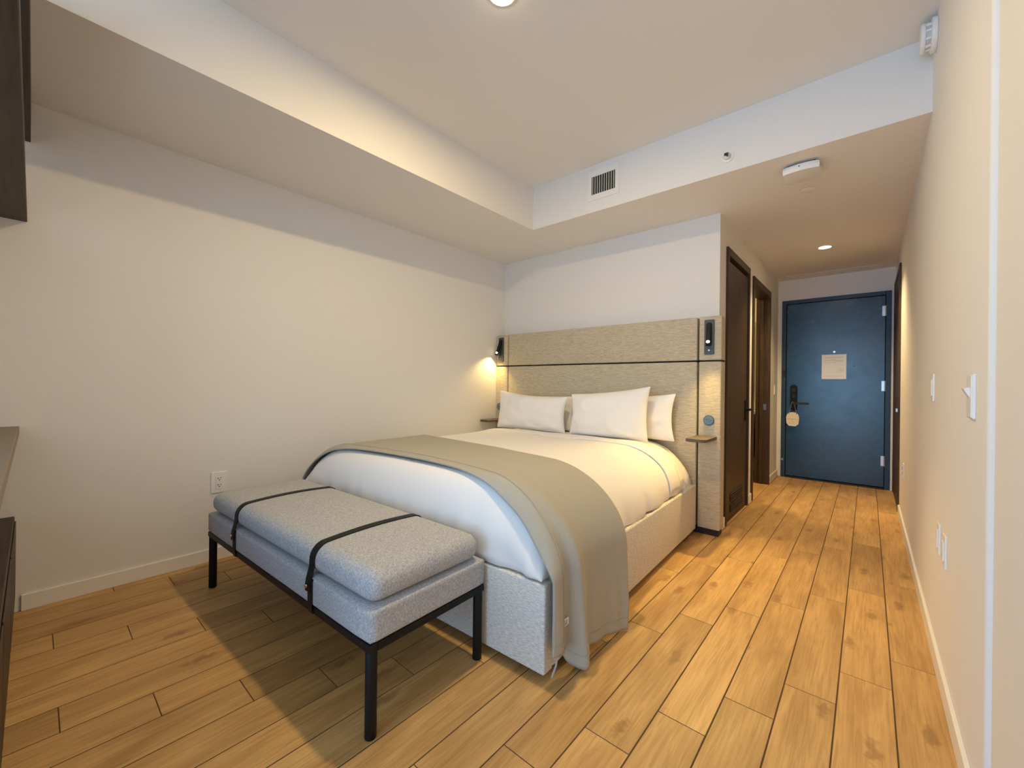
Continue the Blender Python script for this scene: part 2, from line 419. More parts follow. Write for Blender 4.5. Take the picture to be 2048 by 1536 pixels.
# ------------------------------------------------------------------ doors
def casing(bm, y0, y1, zt, w, proud, depth):
    """door lining and casing for an opening in the hall wall (faces +x)"""
    x1 = XC+proud; x0 = XC-depth
    box(bm, x0, x1, y0, y0+w, 0, zt, .003, 1); box(bm, x0, x1, y1-w, y1, 0, zt, .003, 1)
    box(bm, x0, x1, y0+w, y1-w, zt-w-.025, zt, .003, 1)
    return bm
def hall_door_closed():
    d = struct(empty('door_1', (0, 0, 0)))
    y0, y1, zt = D1
    link('frame', casing(bmesh.new(), y0, y1, zt, .04, .018, .10), M['espresso'], d)
    xf = XC+.002                                             # face of the leaf
    yl0, yl1 = y0+.044, y1-.044
    bm = B(xf-.04, xf, yl0, yl1, .008, 2.135, .002, 1)
    leaf = link('leaf', bm, M['espresso'], d)
    for (za) in (.225, .135):
        link('louvre_shade_sheet', B(xf-.001, xf+.0012, yl0+.13, yl1-.13, za-.019*3-.012, za+.006), M['slot'], leaf)  # flat dark sheet, its colour stands in for shade between the slats
        for k in range(4):
            z = za-.019*k
            s = bmesh.new()
            prism(s, [(xf-.004, z+.002), (xf+.010, z-.006), (xf+.010, z-.011), (xf-.004, z-.007)], yl0+.14, yl1-.14, 'xz')
            link('louvre_slat', s, M['espresso_flat'], leaf)
    for z in (1.95, 1.07, .20):
        link('hinge', cyl(bmesh.new(), (xf+.008, yl0-.004, z), .006, .09, 'z', 12), M['steel'], d)
    h = link('handle_plate', B(xf, xf+.008, yl1-.075, yl1-.035, .80, .99, .003), M['black'], d)
    bm = cyl(bmesh.new(), (xf+.03, yl1-.055, .905), .010, .05, 'x', 16)
    box(bm, xf+.045, xf+.062, yl1-.16, yl1-.045, .897, .913, .005)
    link('handle_lever', bm, M['black'], h)
hall_door_closed()
def hall_door_open():
    d = struct(empty('door_2', (0, 0, 0)))
    y0, y1, zt = D2
    link('frame', casing(bmesh.new(), y0, y1, zt, .04, .018, .125), M['espresso'], d)
    link('door_stop', B(XC-.08, XC-.05, y1-.055, y1-.04, 0, zt-.07), M['espresso'], d)
    link('strike_plate', B(XC-.045, XC-.015, y1-.0425, y1-.039, .85, .92), M['steel'], d)
    # leaf swung into the bathroom, hinged on the near jamb
    lf = link('leaf', B(XC-.12-.86, XC-.125, y0+.045, y0+.085, .008, zt-.08, .002, 1), M['espresso'], d)
    bm = cyl(bmesh.new(), (XC-.93, y0+.105, .90), .01, .05, 'y', 16); box(bm, XC-.93, XC-.83, y0+.12, y0+.137, .892, .908, .005)
    link('handle_lever', bm, M['black'], lf)
hall_door_open()
def right_closet_door():
    d = struct(empty('door_4', (0, 0, 0)))
    x = XR; y0, y1, zt = 5.10, YD-.02, 2.25
    bm = bmesh.new()
    box(bm, x-.014, x, y0, y0+.05, 0, zt, .002, 1); box(bm, x-.014, x, y1-.05, y1, 0, zt, .002, 1); box(bm, x-.014, x, y0+.05, y1-.05, zt-.05, zt, .002, 1)
    link('frame', bm, M['espresso'], d)
    link('leaf', B(x-.009, x, y0+.054, y1-.054, .008, zt-.054), M['espresso'], d)
    link('latch', B(x-.026, x-.009, y0+.12, y0+.20, .895, .93, .003), M['steel'], d)
right_closet_door()
def entrance_door():
    d = struct(empty('door_3', (0, 0, 0)))
    y = YD; f = -.012
    bm = bmesh.new(); w = .045
    box(bm, DX0, DX0+w, y+f, y+.10, 0, DZ, .003, 1); box(bm, DX1-w, DX1, y+f, y+.10, 0, DZ, .003, 1)
    box(bm, DX0+w, DX1-w, y+f, y+.10, DZ-w, DZ, .003, 1)
    link('frame', bm, M['navy_frame'], d)
    lf = link('leaf', B(DX0+w+.004, DX1-w-.004, y+.004, y+.05, .022, DZ-w-.004, .002, 1), M['navy'], d)
    link('backing', B(DX0+.005, DX1-.005, y+.055, y+.09, 0, DZ-.005), M['slot'], d)  # added dark slab, keeps outside light from showing through the door gaps
    link('threshold', B(DX0+w, DX1-w, y-.02, y+.08, -.001, .014, .002, 1), M['slot'], d)
    for z in (1.97, 1.14, .312):
        h = link('hinge', cyl(bmesh.new(), (DX1-w+.002, y-.006, z), .008, .115, 'z', 12), M['steel'], d)
        link('hinge_leaf', B(DX1-w-.03, DX1-w-.002, y+.000, y+.0045, z-.055, z+.055), M['steel'], h)
    link('strike_guard', B(DX0+.008, DX0+w-.004, y+f-.003, y+f, 1.24, 1.33, .001, 1), M['slot'], d)
    link('frame_clip', B(DX0+.006, DX0+.028, y+f-.006, y+f, .205, .228, .002, 1), M['steel'], d)
    # lock: long round-ended plate, card reader, thumb turn and lever
    lx = -.690
    pl = link('lock_plate', prism(bmesh.new(), rrect(lx, .985, .075, .32, .036), y-.012, y+.004, 'xz', .003), M['black'], d)
    link('card_reader', B(lx-.021, lx+.021, y-.019, y-.011, 1.055, 1.10, .004), M['slot'], pl)
    link('thumb_turn', prism(bmesh.new(), rrect(lx, 1.0, .028, .05, .0139), y-.024, y-.011, 'xz', .003), M['slot'], pl)
    bm = cyl(bmesh.new(), (lx+.004, y-.035, .918), .013, .05, 'y', 16)
    prism(bm, rrect(lx+.072, .918, .165, .022, .010), y-.068, y-.05, 'xz', .004)
    link('lever', bm, M['slot'], pl)
    link('peephole', cyl(bmesh.new(), (-.300, y-.001, 1.535), .011, .012, 'y', 16), M['steel'], d)
    for (x, z) in ((-.122, 1.365), (-.602, 1.212)):
        link('screw_hole', cyl(bmesh.new(), (x, y+.003, z), .006, .006, 'y', 10), M['slot'], d)
    # framed notice: a white sheet of small print, too small to read in the picture
    n = tag(empty('door_notice', (-.303, y+.004, 1.36)), 'square white paper notice of faint print on the navy door', 'notice')
    link('sheet', B(-.110, .110, -.004, 0, -.140, .140), M['paper'], n)
    bm = bmesh.new()
    for z0, a, b in ((.115, -.09, .09), (.105, -.09, .085), (.088, -.092, .03), (.075, -.09, .09), (.066, .0, .09), (.048, -.085, .02), (.02, .03, .04), (.02, .05, .06), (.02, .068, .076), (-.03, .04, .085), (-.042, .04, .09), (-.06, .03, .085), (-.108, -.09, .095)):
        box(bm, a, b, -.0046, -.0039, z0-.003, z0+.001)
    link('print_lines', bm, M['ink'], n)['kind'] = 'stuff'
    bm = bmesh.new()
    for s in (-1, 1):
        box(bm, min(s*.108, s*.114), max(s*.108, s*.114), -.006, 0, -.144, .144); box(bm, -.108, .108, -.006, 0, min(s*.138, s*.144), max(s*.138, s*.144))
    link('border', bm, M['white'], n)
    # hang tag
    t = tag(empty('door_hanger_tag', (lx-.003, y-.058, .724)), 'cream oval tag hanging on a grey cord from the black door lever', 'tag')
    out = []
    for k in range(40):
        a = 2*PI*k/40; ca, sa = math.cos(a), math.sin(a)
        rr = 1+.022*math.sin(9*a+.6) * (1 if sa < -.1 else .3)
        out.append((.066*rr*math.copysign(abs(ca)**.72, ca), .085*rr*math.copysign(abs(sa)**.72, sa)))
    c = link('card', prism(bmesh.new(), out, -.002, .002, 'xz'), M['tag'], t)
    bm = B(-.062, .062, -.0032, -.0018, .000, .004)
    box(bm, -.012, -.002, -.0032, -.0018, -.016, -.008); box(bm, .0, .012, -.0032, -.0018, -.034, -.030); box(bm, -.034, -.022, -.0032, -.0018, -.052, -.046)
    link('printed_line', bm, M['tag_mark'], c)
    for s in (-1, 1):
        link('eyelet', cyl(bmesh.new(), (s*.038, -.001, .066), .006, .006, 'y', 12), M['tag_mark'], c)
    bm = tube(bmesh.new(), [(-.038, -.004, .066), (-.030, -.004, .10), (-.016, -.004, .165), (-.012, -.006, .196), (-.008, .004, .2105), (.004, .010, .2105), (.010, .004, .206), (.020, -.004, .165), (.034, -.004, .10), (.038, -.004, .066)], .0022, 6)
    link('hang_cord', bm, M['cord'], t, smooth=True)
entrance_door()

# ------------------------------------------------------------------ headboard
HBF, HBT = 3.285, 1.636
def headboard():
    h = tag(empty('headboard', (-1.938, YH, 0)), 'wide oatmeal linen upholstered headboard of six panels behind the bed', 'headboard')
    ox = 1.938
    xs = [(-3.060, -2.897), (-2.885, -.983), (-.970, -.812)]
    zs = [(.052, 1.299), (1.310, HBT)]
    for z0, z1 in zs:
        for a, b in xs:
            bm = B(a+ox, b+ox, HBF-YH, -.022, z0, z1, .010, 3)
            link('panel', bm, M['linen'], h, smooth=True)
    link('backing', B(-3.058+ox, -.822+ox, -.022, -.001, .05, HBT-.008), M['plinth'], h)
    link('plinth', B(-3.05+ox, -.830+ox, -.105, -.001, .001, .05), M['plinth'], h)
    return h
headboard()
def reading_lamp(x, label, folded):
    z0, z1 = 1.353, 1.611; y = HBF
    t = tag(empty('reading_lamp', (x, y, 1.48)), label, 'lamp', 'reading lamps on the headboard')
    bm = prism(bmesh.new(), rrect(0, 0, .068, .258, .006), -.010, 0, 'xz', .002)
    pl = link('mount_plate', bm, M['gun'], t)
    link('recess', prism(bmesh.new(), rrect(0, .022, .043, .175, .021), -.0112, -.009, 'xz'), M['slot'], pl)
    link('switch', cyl(bmesh.new(), (0, -.012, -.098), .006, .006, 'y', 14), M['steel'], pl)
    # swivel head: a slim tapered stem, hinged at its top, lens at its lower end
    hd = link('swivel_head', B(-.016, .016, -.008, .008, -.150, .008, .006, 2), M['black'], t, loc=(0, -.016, .095))
    lens = ball(bmesh.new(), (0, -.004, -.134), .0135, (1, .8, .8))
    link('lens', lens, M['bulb'], hd)
    link('lens_rim', cyl(bmesh.new(), (0, -.002, -.155), .017, .014, 'z', 16), M['black'], hd)
    if folded:
        hd.rotation_euler = (-.13, 0, 0); aim = (x, y-.085, 1.435); tgt = Vector((x+.16, y-.85, 0)); en, ang, bl = 60, 104, 1.0
    else:
        hd.rotation_euler = (-.16, .22, 0); aim = (x-.004, y-.06, 1.43); tgt = Vector((x-.10, y-.42, .35)); en, ang, bl = 14, 110, .8
    ld = bpy.data.lights.new('reading_spot', 'SPOT'); ld.energy = en; ld.color = (1.0, .68, .22); ld.spot_size = math.radians(ang); ld.spot_blend = bl; ld.shadow_soft_size = .012
    lo = bpy.data.objects.new('reading_spot', ld); COL.objects.link(lo); lo.location = aim
    d = tgt-Vector(aim); lo.rotation_euler = d.to_track_quat('-Z', 'Y').to_euler()
reading_lamp(-.895, 'dark slim reading lamp with lit bulb, on the headboard panel beside the hall door', True)
reading_lamp(-2.985, 'black reading lamp tilted out at the white wall, in the headboard corner by that wall', False)
def bedside_shelf(x0, x1, label, cutr):
    t = tag(empty('bedside_shelf', ((x0+x1)/2, HBF, .722)), label, 'shelf', 'small shelves fixed to the headboard')
    w = x1-x0; dp = .265
    pts = [(-w/2, 0), (-w/2, -dp+.012), (-w/2+.012, -dp), (w/2-.03, -dp), (w/2-.012, -dp+.008), (w/2, -dp+.03), (w/2, 0)]
    if not cutr: pts = [(-a, b) for a, b in pts][::-1]
    link('shelf_board', prism(bmesh.new(), pts, 0, .022, 'xy', .002), M['shelf'], t)
    link('bracket', B(-w/2+.03, w/2-.03, -.10, 0, -.008, 0), M['gun'], t)
bedside_shelf(-.978, -.838, 'small brown wood shelf under the round blue outlet beside the hall door', True)
bedside_shelf(-3.050, -2.905, 'small brown wood shelf behind the pillow in the white wall corner', False)
def round_outlet(x, z, label):
    t = tag(empty('round_outlet', (x, HBF, z)), label, 'outlet', 'round outlets on the headboard')
    link('cover', cyl(bmesh.new(), (0, -.004, 0), .038, .008, 'y', 40, bev=.002), M['slate'], t, smooth=True)
    f = link('socket_face', cyl(bmesh.new(), (0, -.009, 0), .031, .004, 'y', 40), M['socket'], t)
    bm = bmesh.new()
    for (a, b, w, hh) in ((-.012, .004, .004, .009), (.003, .007, .004, .008), (.003, -.008, .004, .008), (.016, .0, .006, .006)):
        box(bm, a-w/2, a+w/2, -.0118, -.0105, b-hh/2, b+hh/2)
    link('slots', bm, M['slot'], f)['kind'] = 'stuff'
round_outlet(-.893, .862, 'round slate blue power outlet above the shelf by the hall door')
round_outlet(-3.000, .872, 'round slate blue power outlet half hidden behind the pillow in the wall corner')

# ------------------------------------------------------------------ bed (everything on it turned 2.2 degrees with it)
TH = math.radians(2.2); BC = (-.896, 1.238, 0)
def bed():
    t = tag(empty('bed', BC, TH), 'king bed with pale linen upholstered base and white mattress', 'bed')
    xw, yl = -2.0, 2.035
    link('foot_panel', B(xw, 0, 0, .06, .034, .370, .008, 3), M['linen_bed'], t, smooth=True)
    link('side_panel', B(-.06, 0, .06, yl, .040, .372, .008, 3), M['linen_bed'], t, smooth=True)
    link('side_panel', B(xw, xw+.06, .06, yl, .040, .372, .008, 3), M['linen_bed'], t, smooth=True)
    link('platform', B(xw+.06, -.06, .06, yl, .25, .30), M['plinth'], t)
    link('plinth', B(xw+.05, -.05, .05, yl-.02, .0, .06), M['plinth'], t)
    return t
BED = bed()
class Dome:
    """soft-edged bed surface: a and b run across and along, ps/pb are quarter turns down the side and the foot"""
    def __init__(s, xr, xl, ztop, H, D, yf, Df):
        s.xr, s.xl, s.z, s.H, s.D, s.yf, s.Df = xr, xl, ztop, H, D, yf, Df
        s.q = math.hypot(D, H)*1.1; s.qf = math.hypot(Df, H)*1.1
        s.wid = (xr-xl-2*D)
    def across(s, a):
        """a: distance from the right-hand hem up over the top to the left-hand hem -> x, drop"""
        if a < s.q:
            p = PI/2*(1-a/s.q); return s.xr-s.D+s.D*math.sin(p), s.H*(1-math.cos(p))
        if a > s.q+s.wid:
            p = PI/2*(a-s.q-s.wid)/s.q; return s.xl+s.D-s.D*math.sin(p), s.H*(1-math.cos(p))
        return s.xr-s.D-(a-s.q), 0.0
    def along(s, b):
        if b < s.qf:
            p = PI/2*(1-b/s.qf); return s.yf+s.Df-s.Df*math.sin(p), s.H*(1-math.cos(p))
        return s.yf+s.Df+(b-s.qf), 0.0
    def at(s, a, b):
        x, dx = s.across(a); y, dy = s.along(b)
        drop = s.H*(1-(1-dx/s.H)*(1-dy/s.H))
        c = max(0., 1-((x-(s.xr+s.xl)/2)/((s.xr-s.xl)/2))**2)
        return Vector((x, y, s.z-drop+.012*c*(1-drop/s.H)))
    def b_of_y(s, y): return s.qf+(y-s.yf-s.Df)
    @property
    def A(s): return 2*s.q+s.wid
def grid(P, na, nb):
    bm = bmesh.new()
    v = [[bm.verts.new(P(i/na, j/nb)) for j in range(nb+1)] for i in range(na+1)]
    for i in range(na):
        for j in range(nb):
            bm.faces.new((v[i][j], v[i+1][j], v[i+1][j+1], v[i][j+1]))
    return bm
def solid(o, t, off=-1):
    md = o.modifiers.new('thickness', 'SOLIDIFY'); md.thickness = t; md.offset = off
    return o
def nz(x, y, z, s): return noise.noise(Vector((x*s, y*s, z*s)))
def mattress():
    d = Dome(-.030, -1.970, .672, .365, .36, .03, .14)
    b1 = d.b_of_y(2.005)
    def P(u, v):
        p = d.at(u*d.A, v*b1)
        if p.y > 1.5 and p.x > -.25:                      # gathers of the tucked sheet near the head
            k = min(1, (p.y-1.5)/.3)*max(0, min(1, (.60-p.z)/.1))
            p.x += .010*k*math.sin(p.y*46+p.z*9)
        return p
    o = link('mattress', grid(P, 70, 60), M['sheet'], BED, smooth=True, ang=180)
    solid(o, .01)
mattress()
def top_sheet():
    d = Dome(-.016, -1.984, .684, .305, .37, .006, .14)
    b1 = d.b_of_y(1.70)
    def P(u, v):
        a, b = u*d.A, v*b1
        p = d.at(a, b)
        side = max(0, (.62-p.z)/.24)
        if p.y < .12 and p.z < .62:                       # foot: vertical gathers, stretched folds at the corner
            w = side*(.005*math.sin(p.x*40+4*nz(p.x, 0, 0, 4))+.012*nz(p.x*3, p.y, p.z*.6, 6))
            p.y -= w
            if p.x > -.4: p.y -= .006*side*math.sin((p.x*.7+p.z)*40)*(1+p.x/.4)
        elif p.z < .62:
            p.x += side*(.006*math.sin(p.y*21+3*nz(p.y, 0, 0, 3))+.012*nz(p.x, p.y*3, p.z*.5, 4))
            p.z += .010*side*nz(0, p.y, 0, 5)
        p.z += .004*nz(p.x, p.y, 0, 3.0)*(1-min(1, side))
        return p
    t = tag(empty('top_sheet', BC, TH), 'white cotton top sheet spread over the bed, tucked in at the foot', 'sheet')
    o = link('cover', grid(P, 110, 90), M['sheet'], t, smooth=True, ang=180); solid(o, .006)
    # turned-down edge lying double just below the pillows
    d2 = Dome(-.011, -1.989, .690, .30, .37, .0, .14)
    c0, c1 = d2.b_of_y(1.53), d2.b_of_y(1.735)
    def Q(u, v):
        a = .02+u*(d2.A-.04)
        p = d2.at(a, c0+(c1-c0)*v)
        p.y += .012*nz(p.x, 0, 0, 2.2)+.05*max(0, (.58-p.z)/.2)*(-1)
        p.z += .004*nz(p.x, p.y, 1, 4)+.006*math.sin(PI*min(1, v))
        return p
    o = link('turned_down_hem', grid(Q, 90, 10), M['sheet'], t, smooth=True, ang=180); solid(o, .006)
top_sheet()
# ---- blanket: over the foot of the bed, hanging to the floor on the hall side
def smooth01(t): t = max(0, min(1, t)); return t*t*(3-2*t)
def lerp_tab(tab, x):
    """smooth curve through the table's points"""
    n = len(tab)
    if x <= tab[0][0]: return tab[0][1]
    if x >= tab[-1][0]: return tab[-1][1]
    def slope(i):
        a, b = tab[max(i-1, 0)], tab[min(i+1, n-1)]
        return (b[1]-a[1])/(b[0]-a[0])
    for i in range(n-1):
        (a, va), (b, vb) = tab[i], tab[i+1]
        if x <= b:
            h = b-a; t = (x-a)/h
            return (2*t**3-3*t**2+1)*va+(t**3-2*t*t+t)*h*slope(i)+(3*t*t-2*t**3)*vb+(t**3-t*t)*h*slope(i+1)
def blanket():
    d = Dome(.004, -2.004, .700, .315, .37, -.010, .15)
    zh = .700-.315                                        # height where the free hang starts
    HANG = .40
    # tables over y (bed frame): how far the hem stands out at the floor, and its height
    out = [(-.02, .040), (.035, .050), (.070, .038), (.095, .014), (.122, .018), (.142, .060), (.160, .088), (.178, .086), (.225, .050), (.32, .046), (.40, .058), (.47, .072), (.535, .094), (.62, .105)]
    hem = [(-.02, .130), (.03, .125), (.080, .115), (.105, .075), (.135, .030), (.165, .018), (.21, .040), (.30, .034), (.38, .028), (.47, .016), (.54, .006)]
    def front(a):                                          # y where the near edge lies, for each place across
        x, dx = d.across(a)
        return lerp_tab([(-2.0, .03), (-1.8, .06), (-1.45, .11), (-.9, .125), (-.6, .115), (-.42, .088), (-.27, .056), (-.15, .036), (-.07, .016), (0, .0)], x)
    def back(a):
        x, dx = d.across(a)
        return lerp_tab([(-2.0, .84), (-1.6, .80), (-.9, .70), (-.3, .60), (0, .585)], x)
    L0 = HANG; LT = HANG+d.A+.20
    def P(u, v):
        s = -L0+u*LT                                       # s<0 : free hang on the right-hand side
        a = max(0, min(d.A, s))
        y0, y1 = front(a), back(a)
        if s < 0:
            y1 = .585-.05*(-s/HANG)
        k = max(0., -s/HANG)
        y0 -= .012*min(1, k)
        y = y0+(y1-y0)*v
        if y < d.yf+d.Df:
            c = max(0., min(1., (d.yf+d.Df-y)/d.Df)); p = math.asin(c); b = d.qf*(1-p/(PI/2))
        else: b = d.b_of_y(y)
        q = d.at(a, b)
        if s < 0:
            q = Vector((d.xr, y, q.z+(lerp_tab(hem, y)-q.z)*k))
            q.x += .0055*k*math.sin(y*62+4*nz(y, k*.4, 0, 3))*(1 if y > .26 else .2)
            q.y += .006*nz(y, k, 2, 3)*k
        elif s > d.A:
            q = Vector((d.xl-.004, y, q.z-(s-d.A)))
        if s < d.q:                                        # the hang stands away from the bed more and more towards the floor
            t = (d.q-s)/(d.q+HANG)
            q.x += (lerp_tab(out, y)-d.xr)*t**1.25+.010*math.sin(PI*t)
        q.z += .0035*nz(q.x, q.y, 3, 2.6)+.002*nz(q.x*.6, q.y*2.5, 5, 5)
        return q
    t = tag(empty('blanket', BC, TH), 'grey beige knitted blanket laid across the foot of the bed, hanging to the floor', 'blanket')
    na, nb = 190, 84
    o = link('throw', grid(P, na, nb), M['knit'], t, smooth=True, ang=180); solid(o, .007, 1)
    # raised hem seams running beside the edges
    def P2(u, v, lift=.0085):
        e = 1e-3
        p = P(u, v); n = (P(u+e, v)-P(u-e, v)).cross(P(u, v+e)-P(u, v-e))
        if n.length: n.normalize()
        if n.z < 0 and abs(n.z) > .3: n = -n
        if abs(n.z) <= .3 and n.x < 0 and p.x > -1: n = -n
        return p+n*lift
    uh = .055/LT
    link('hem_seam', tube(bmesh.new(), [P2(uh, k/90) for k in range(1, 90)], .0016, 5), M['knit'], t, smooth=True)
    link('hem_seam', tube(bmesh.new(), [P2(uh+(.86-uh)*k/150, .115) for k in range(0, 151)], .0016, 5), M['knit'], t, smooth=True)
    # care label sewn in the valley of the fold, and the loose tie below the near corner
    lp = Vector((lerp_tab(out, .10)+.022, .105, .205))
    lb = link('care_label', B(lp.x-.004, lp.x, lp.y-.022, lp.y+.012, lp.z-.012, lp.z+.014), M['paper'], t)
    bm = bmesh.new()
    for dz in (-.006, .0, .007): box(bm, lp.x-.0005, lp.x+.0006, lp.y-.018, lp.y+.004, lp.z+dz-.0012, lp.z+dz+.0012)
    link('label_print', bm, M['slot'], lb)
    link('tie_cord', tube(bmesh.new(), [(.040, .025, .14), (.043, .022, .11), (.042, .016, .085), (.036, .008, .06), (.033, .004, .045)], .004, 6), M['knit'], t, smooth=True)
blanket()

# ------------------------------------------------------------------ pillows
def pillow(loc, w, h, th, lean, roll, yaw, label, dip=.06, seed=0, slope=0.0, group='pillows at the head of the bed'):
    bm = bmesh.new(); n = 30; mm = 22
    def P(u, v, s):
        a, b = 2*u-1, 2*v-1
        px = .075*(1-b*b); pz = (dip if b > 0 else .02)*(1-a*a)
        x = w/2*a*(1-px*abs(a)**1.5); z = h/2*b*(1-pz*abs(b)**1.5)
        t = th/2*(max(0, 1-abs(a)**2.6)**.62)*(max(0, 1-abs(b)**(2.4 if b > 0 else 7))**.62)
        edge = min(1-abs(a), 1-abs(b))
        t += (.016*noise.noise(Vector((a*2.6+seed, b*2.1, s)))+.010*noise.noise(Vector((a*6+seed, b*3, s+4))))*min(1, edge*3)
        t += .006*math.sin(9*math.atan2(b, a)+seed)*max(0, .35-edge)*min(1, edge*8)
        return (x, s*max(t, .0), (z+h/2)*(1+slope*a))
    g = {}
    for s in (-1, 1):
        for i in range(n+1):
            for j in range(mm+1):
                border = i in (0, n) or j in (0, mm)
                if border and s == 1: g[(s, i, j)] = g[(-1, i, j)]
                else: g[(s, i, j)] = bm.verts.new(P(i/n, j/mm, s))
        for i in range(n):
            for j in range(mm):
                bm.faces.new((g[(s, i, j)], g[(s, i+1, j)], g[(s, i+1, j+1)], g[(s, i, j+1)]))
    o = link('pillow', bm, M['pillow'], smooth=True, ang=70)
    md = o.modifiers.new('soft', 'SUBSURF'); md.levels = 1; md.render_levels = 1
    o.location = loc; o.rotation_euler = (lean, roll, yaw)
    tag(o, label, 'pillow', group)
    return o
ZP = .684
pillow((-2.375, 3.005, ZP), .80, .355, .185, -.10, .0, TH, 'white pillow standing in front, nearest the white side wall', .15, 1, -.07)
pillow((-1.585, 3.000, ZP), .70, .395, .185, -.10, .0, TH, 'white pillow standing in front, middle of the bed, its high corner raised', .08, 2, .10)
pillow((-1.530, 3.195, ZP), .86, .360, .125, -.05, .0, 0, 'white pillow behind the middle one, its corner showing by the hall side', .13, 3, .05)
pillow((-2.430, 3.200, ZP), .86, .330, .120, -.05, .0, 0, 'white pillow almost hidden behind the front one nearest the white side wall', .07, 4)

# ------------------------------------------------------------------ bench
def bench():
    o = (-1.173, .700, 0)
    t = tag(empty('bench', o, TH), 'grey felt upholstered bench with black legs and two black straps at the bed foot', 'bench')
    x0, x1, y0, y1 = -1.500, 0, 0, .485                   # leg centres
    for x in (x0, x1):
        for y in (y0, y1):
            link('leg', cyl(bmesh.new(), (x, y, .139), .0185, .278, 'z', 20, bev=.004), M['black'], t, smooth=True)
    bm = bmesh.new(); e = .019
    box(bm, x0-e, x1+e, y0-e, y0+.012, .274, .300, .002, 1); box(bm, x0-e, x1+e, y1-.012, y1+e, .274, .300, .002, 1)
    box(bm, x0-e, x0+.012, y0+.012, y1-.012, .274, .300); box(bm, x1-.012, x1+e, y0+.012, y1-.012, .274, .300)
    link('rail_frame', bm, M['black'], t)
    bm = rounded(.772, .264, .0525, .014, 10)
    link('seat_base', bm, M['felt'], t, loc=(-.75, .2425, .3525), smooth=True, ang=180)
    bm = rounded(.764, .250, .053, .050, 24, crown=.016)
    link('cushion', bm, M['felt'], t, loc=(-.75, .2400, .4575), smooth=True, ang=180)
    bm = tube(bmesh.new(), [(-.75+.764*math.copysign(min(1, abs(c)), c), 0, 0) for c in (-1, 1)], .001, 4) if False else None
    # straps: a ribbon over the cushion, a second piece below, joined by a rivet
    def ribbon(path, xa, xb, th):
        b = bmesh.new(); P = [Vector((0, y, z)) for y, z in path]; rows = []
        for i, p in enumerate(P):
            tt = (P[min(i+1, len(P)-1)]-P[max(i-1, 0)]).normalized(); n = Vector((0, -tt.z, tt.y))
            rows.append([b.verts.new((x, q.y, q.z)) for x, q in ((xa, p), (xb, p), (xb, p+n*th), (xa, p+n*th))])
        for r0, r1 in zip(rows, rows[1:]):
            for k in range(4): b.faces.new((r0[k], r0[(k+1) % 4], r1[(k+1) % 4], r1[k]))
        b.faces.new(rows[0]); b.faces.new(rows[-1]); return b
    over = [(-.030, .352), (-.030, .372), (-.027, .395), (-.021, .415), (-.0155, .438)]
    for k in range(0, 9):
        a = PI*(1-k/16.0)
        over.append((.036+.051*math.cos(a), .4585+.0515*math.sin(a)+.001*k))
    for k in range(1, 13):
        f = k/12; over.append((.036+.408*f, .5185+.0085*math.sin(PI*f)-.0*f))
    for k in range(1, 9):
        a = PI/2*(1-k/8.0); over.append((.444+.051*math.cos(a), .4585+.0515*math.sin(a)+.009*(1-k/8)))
    over += [(.497, .44), (.510, .40), (.511, .31)]
    for cx in (-1.125, -.365):
        s = link('strap', ribbon(over[::-1], cx-.0175, cx+.0175, .0035), M['leather'], t, smooth=True, ang=50)
        link('strap_tail', ribbon([(-.0225, .276), (-.0265, .300), (-.0270, .385), (-.0235, .400)][::-1], cx-.004, cx+.027, .003), M['leather'], s)
        link('rivet', cyl(bmesh.new(), (cx+.003, -.036, .374), .0065, .006, 'y', 14, bev=.001), M['brass'], s, smooth=True)
bench()

# ------------------------------------------------------------------ wall and ceiling fixtures
def plate_x(name, x, y, z, w, h, s, label, cat, group=None, kind='rocker'):
    """switch or cover plate on a wall facing -x (s=-1) or +x (s=1)"""
    t = tag(empty(name, (x, y, z)), label, cat, group)
    def S(a, b): return (min(s*a, s*b), max(s*a, s*b))
    p = link('cover_plate', B(*S(0, .007), -w/2, w/2, -h/2, h/2, .002), M['white'], t)
    if kind == 'rocker':
        link('rocker', B(*S(.006, .0105), -w*.22, w*.22, -h*.29, h*.29, .0015), M['white'], t)
    elif kind == 'paddle':
        bm = prism(bmesh.new(), [(s*.006, .026), (s*.022, .022), (s*.007, -.010)], -.017, .017, 'xz', .0006)
        link('paddle', bm, M['white'], t)
        link('plate_rim', B(*S(.006, .010), -w/2+.003, w/2-.003, -h/2+.003, h/2-.003, .002), M['white'], p)
    elif kind == 'outlet':
        f = link('socket_face', B(*S(.006, .009), -.019, .019, -h*.32, h*.32, .001), M['white'], t)
        bm = bmesh.new()
        for dz in (.020, -.020):
            for dy, dd, rr in ((-.0075, .006, .0032), (.0075, .006, .0026), (0, -.005, .0032)):
                cyl(bm, (s*.0095, dy, dz+dd), rr, .002, 'x', 8)
        link('slots', bm, M['slot'], f)['kind'] = 'stuff'
    return t
plate_x('power_outlet', XL, .763, .481, .086, .128, 1, 'white double power outlet low on the bare white wall beside the grey bench', 'outlet', kind='outlet')
plate_x('light_switch', XR, 1.705, 1.094, .076, .122, -1, 'white paddle light switch nearest the bull-nosed wall edge', 'switch', 'switches on the hall side wall', 'paddle')
plate_x('light_switch', XR, 2.620, 1.119, .076, .122, -1, 'slim white rocker switch farther along the long wall, towards the navy door', 'switch', 'switches on the hall side wall', 'rocker')
plate_x('blank_plate', XR, 2.195, .518, .074, .118, -1, 'low white cover plate on the long wall, lower one of the pair', 'plate', 'cover plates low on the long wall', 'rocker')
plate_x('blank_plate', XR, 2.365, .518, .074, .118, -1, 'low white cover plate on the long wall, higher one of the pair', 'plate', 'cover plates low on the long wall', 'rocker')
plate_x('power_outlet', XR, 4.50, .462, .074, .118, -1, 'white power outlet low on the long wall close to the dark closet door', 'outlet', kind='outlet')
